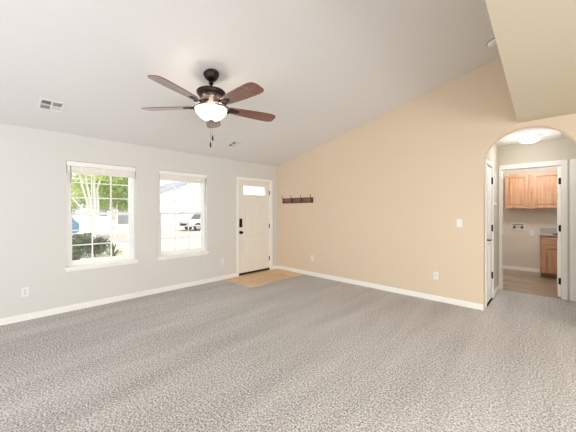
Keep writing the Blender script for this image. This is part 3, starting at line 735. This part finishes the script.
tree('leafy green tree behind the white barked tree', (b1.x, b1.y), [[at(113, 220, T2), at(112, 200, T2), at(110, 180, T2), at(108, 160, T2)], [at(114, 222, T2), at(118, 200, T2), at(124, 180, T2), at(130, 165, T2)]],
     [blob(104, 195, T2, 1.0), blob(112, 180, T2+.6, 1.2), blob(124, 186, T2, 1.0), blob(116, 163, T2, 1.5), blob(130, 170, T2, 1.2), blob(98, 180, T2+1, 1.1), blob(122, 203, T2+.4, .55), blob(108, 203, T2+1, .6), blob(128, 200, T2+.5, .8), blob(90, 200, T2+2, .7), blob(74, 192, T2+2, 1.0), blob(70, 206, T2+2, .6)], 12000, .15, M_leafB, M_bark, .07)
# shrubs under the left window's view
def shrub(name, label, px, t, blobs, n, size, m_, stemh=.4, group=None):
    p = at(px, 211, t); o = empty(name, (p.x, p.y, GZ), label, 'shrub', group=group)
    m = MB()
    for k in range(6):
        a = k*1.05; m.tube([(0, 0, -.03), (.05*cos(a), .05*sin(a), stemh*.5), (.16*cos(a), .16*sin(a), stemh)], [.012, .009, .005], 6)
    m.build('stem', M_bark2, o)
    leaf_cloud(blobs, n, size, m_, 'foliage', o)
shrub('shrub', 'rounded dark shrub with tan stem at the left of the left window view', 74, 8.2, [(0, 0, .42, .30, 1.1), (-.05, .08, .66, .24, 1), (0, -.08, .3, .26, .9)], 1300, .075, M_leafC)
shrub('hedge_shrub', 'low flat topped clipped shrub in the middle of the left window view', 95, 9.7, [(0, 0, .36, .34, .95), (0, .2, .36, .32, 1), (0, -.2, .36, .32, 1), (-.05, -.22, .66, .22, .9)], 2400, .07, M_leafC)
# spiky plant
p = at(114, 211, 8.7); o = empty('spiky_plant', (p.x, p.y, GZ), 'spiky long leaved plant right of the clipped shrubs', 'plant')
rnd = random.Random(3)
MB().cyl((0, 0, -.02), (0, 0, .3), .03, .02, 8).build('stem', M_bark2, o)
m = MB()
for k in range(46):
    a = rnd.uniform(0, 2*pi); el = rnd.uniform(-.2, 1.3); L = rnd.uniform(.25, .38); z0_ = rnd.uniform(.12, .35)
    d = Vector((cos(a)*cos(el), sin(a)*cos(el), sin(el))); up = Vector((0, 0, 1)); s_ = d.cross(up).normalized()
    p0 = Vector((0, 0, z0_)); p1 = p0+d*L*.5+up*.02; p2 = p0+d*L-up*.05*(1-sin(el))
    v = [m.b.verts.new(q) for q in (p0-s_*.008, p0+s_*.008, p1+s_*.024, p2, p1-s_*.024, p1-up*.008)]
    m.b.faces.new((v[0], v[1], v[5])); m.b.faces.new((v[1], v[2], v[5])); m.b.faces.new((v[2], v[3], v[5])); m.b.faces.new((v[3], v[4], v[5])); m.b.faces.new((v[4], v[0], v[5]))
m.build('foliage', M_leafC, o)

# parked cars (front towards -Y)
def car(loc, rgb, label, tall=0.):
    o = empty('car', loc, label, 'car', group=None)
    body = mat('car_paint', rgb, .25, metal=.2, bump=.005, coat=.8); gl = mat('car_glass', (40, 46, 52), .08, bump=.003); ty = mat('tyre_rubber', (30, 30, 31), .85, bump=.2); al = mat('wheel_alloy', (180, 182, 184), .3, metal=.8, bump=.01)
    h = 1.45+tall
    prof = [(-2.2, .32), (-2.22, .62), (-2.1, .78), (-1.25, .92), (-.65, h-.02), (.7, h), (1.55, h-.12 if tall else 1.3), (2.05, .98), (2.2, .9), (2.22, .4), (2.1, .3)]
    MB().prism(prof, 'x', -.86, .86).build('body', body, o).modifiers.new('round', 'BEVEL').width = .06
    for s_ in (-1, 1):
        m = MB(); m.prism([(-1.08, .95), (-.60, h-.1), (.02, h-.08), (.02, .95)], 'x', s_*.858, s_*.872); m.prism([(.1, .95), (.1, h-.08), (.72, h-.09), (1.5, h-.22 if tall else 1.2), (1.55, .98)], 'x', s_*.858, s_*.872); m.build('side_window', gl, o)
        for y in (-1.38, 1.38):
            w = MB().cyl((s_*.70, y, .32), (s_*.885, y, .32), .33, None, 24).build('wheel', ty, o, True)
            MB().cyl((s_*.88, y, .32), (s_*.895, y, .32), .21, .17, 20).build('hubcap', al, w, True)
    MB().prism([(-1.22, .955), (-1.23, .98), (-.70, h-.06), (-.67, h-.075)], 'x', -.72, .72).build('windscreen', gl, o)
    MB().box(-.5, .5, -2.235, -2.2, .42, .6, .01).build('grille', ty, o)
    for s_ in (-1, 1): MB().box(s_*.5, s_*.8, -2.235, -2.14, .62, .74, .02).build('headlight', al, o)
    return o
car((-21.6, 1.35, GZ-.03), (112, 158, 204), 'blue car parked on the street, at the left of the left window', .4)
car((-22.0, 12.9, GZ-.03), (196, 198, 202), 'silver car parked on the street, in the window beside the entry door', .15)

# houses across the street
def house(loc, w, d, hw_, hr_, wall_rgb, roof_rgb, label):
    """front faces +X; gable along Y"""
    o = empty('house', loc, label, 'house')
    wm = mat('house_siding', wall_rgb, .8, bump=.1, bscale=10); rm = mat('roof_shingle', roof_rgb, .9, bump=.5, bscale=40, var=.12, vscale=6); gm = mat('house_window_glass', (120, 132, 140), .1, bump=.002); wt = M_trim
    m = MB(); m.prism([(-w/2, 0), (w/2, 0), (w/2, hw_), (0, hr_-.15), (-w/2, hw_)], 'x', -d, 0)
    for k in range(1, int(hw_/.3)): m.box(-.0, .012, -w/2, w/2, k*.3-.012, k*.3)
    m.build('wall', wm, o)
    m = MB(); e = .5; sl = (hr_-hw_)/(w/2)
    for s_ in (-1, 1):
        m.prism([(0, hr_-.05), (0, hr_+.12), (s_*(w/2+e), hw_-sl*e+.12), (s_*(w/2+e), hw_-sl*e-.05)], 'x', -d-.4, .5)
    m.build('roof', rm, o)
    g = MB().box(0, .05, -w/2+.8, -w/2+5.2, 0, 2.2).build('garage_door', wt, o)
    m = MB()
    for k in range(1, 4): m.box(.05, .06, -w/2+.8, -w/2+5.2, k*.55-.015, k*.55+.015)
    m.build('door_groove', mat('groove_grey', (170, 170, 168), .8, bump=.01), g)
    MB().box(0, .06, .9, 1.85, 0, 2.1).build('front_door', mat('front_door_paint', (150, 110, 90), .5, bump=.02), o)
    for y in (w/2-2.9,):
        f = MB().box(0, .05, y, y+1.9, .9, 2.15).build('window', wt, o); MB().box(.045, .06, y+.08, y+.9, .98, 2.07).box(.045, .06, y+1.0, y+1.82, .98, 2.07).build('pane', gm, f)
    return o
house((-36, 19.5, GZ), 15, 10, 2.9, 6.0, (236, 234, 230), (150, 156, 168), 'white house with grey roof across the street beyond the silver car')
house((-38, 4.0, GZ), 12.5, 9, 2.9, 5.2, (206, 216, 226), (150, 156, 166), 'pale blue house across the street behind the trees')
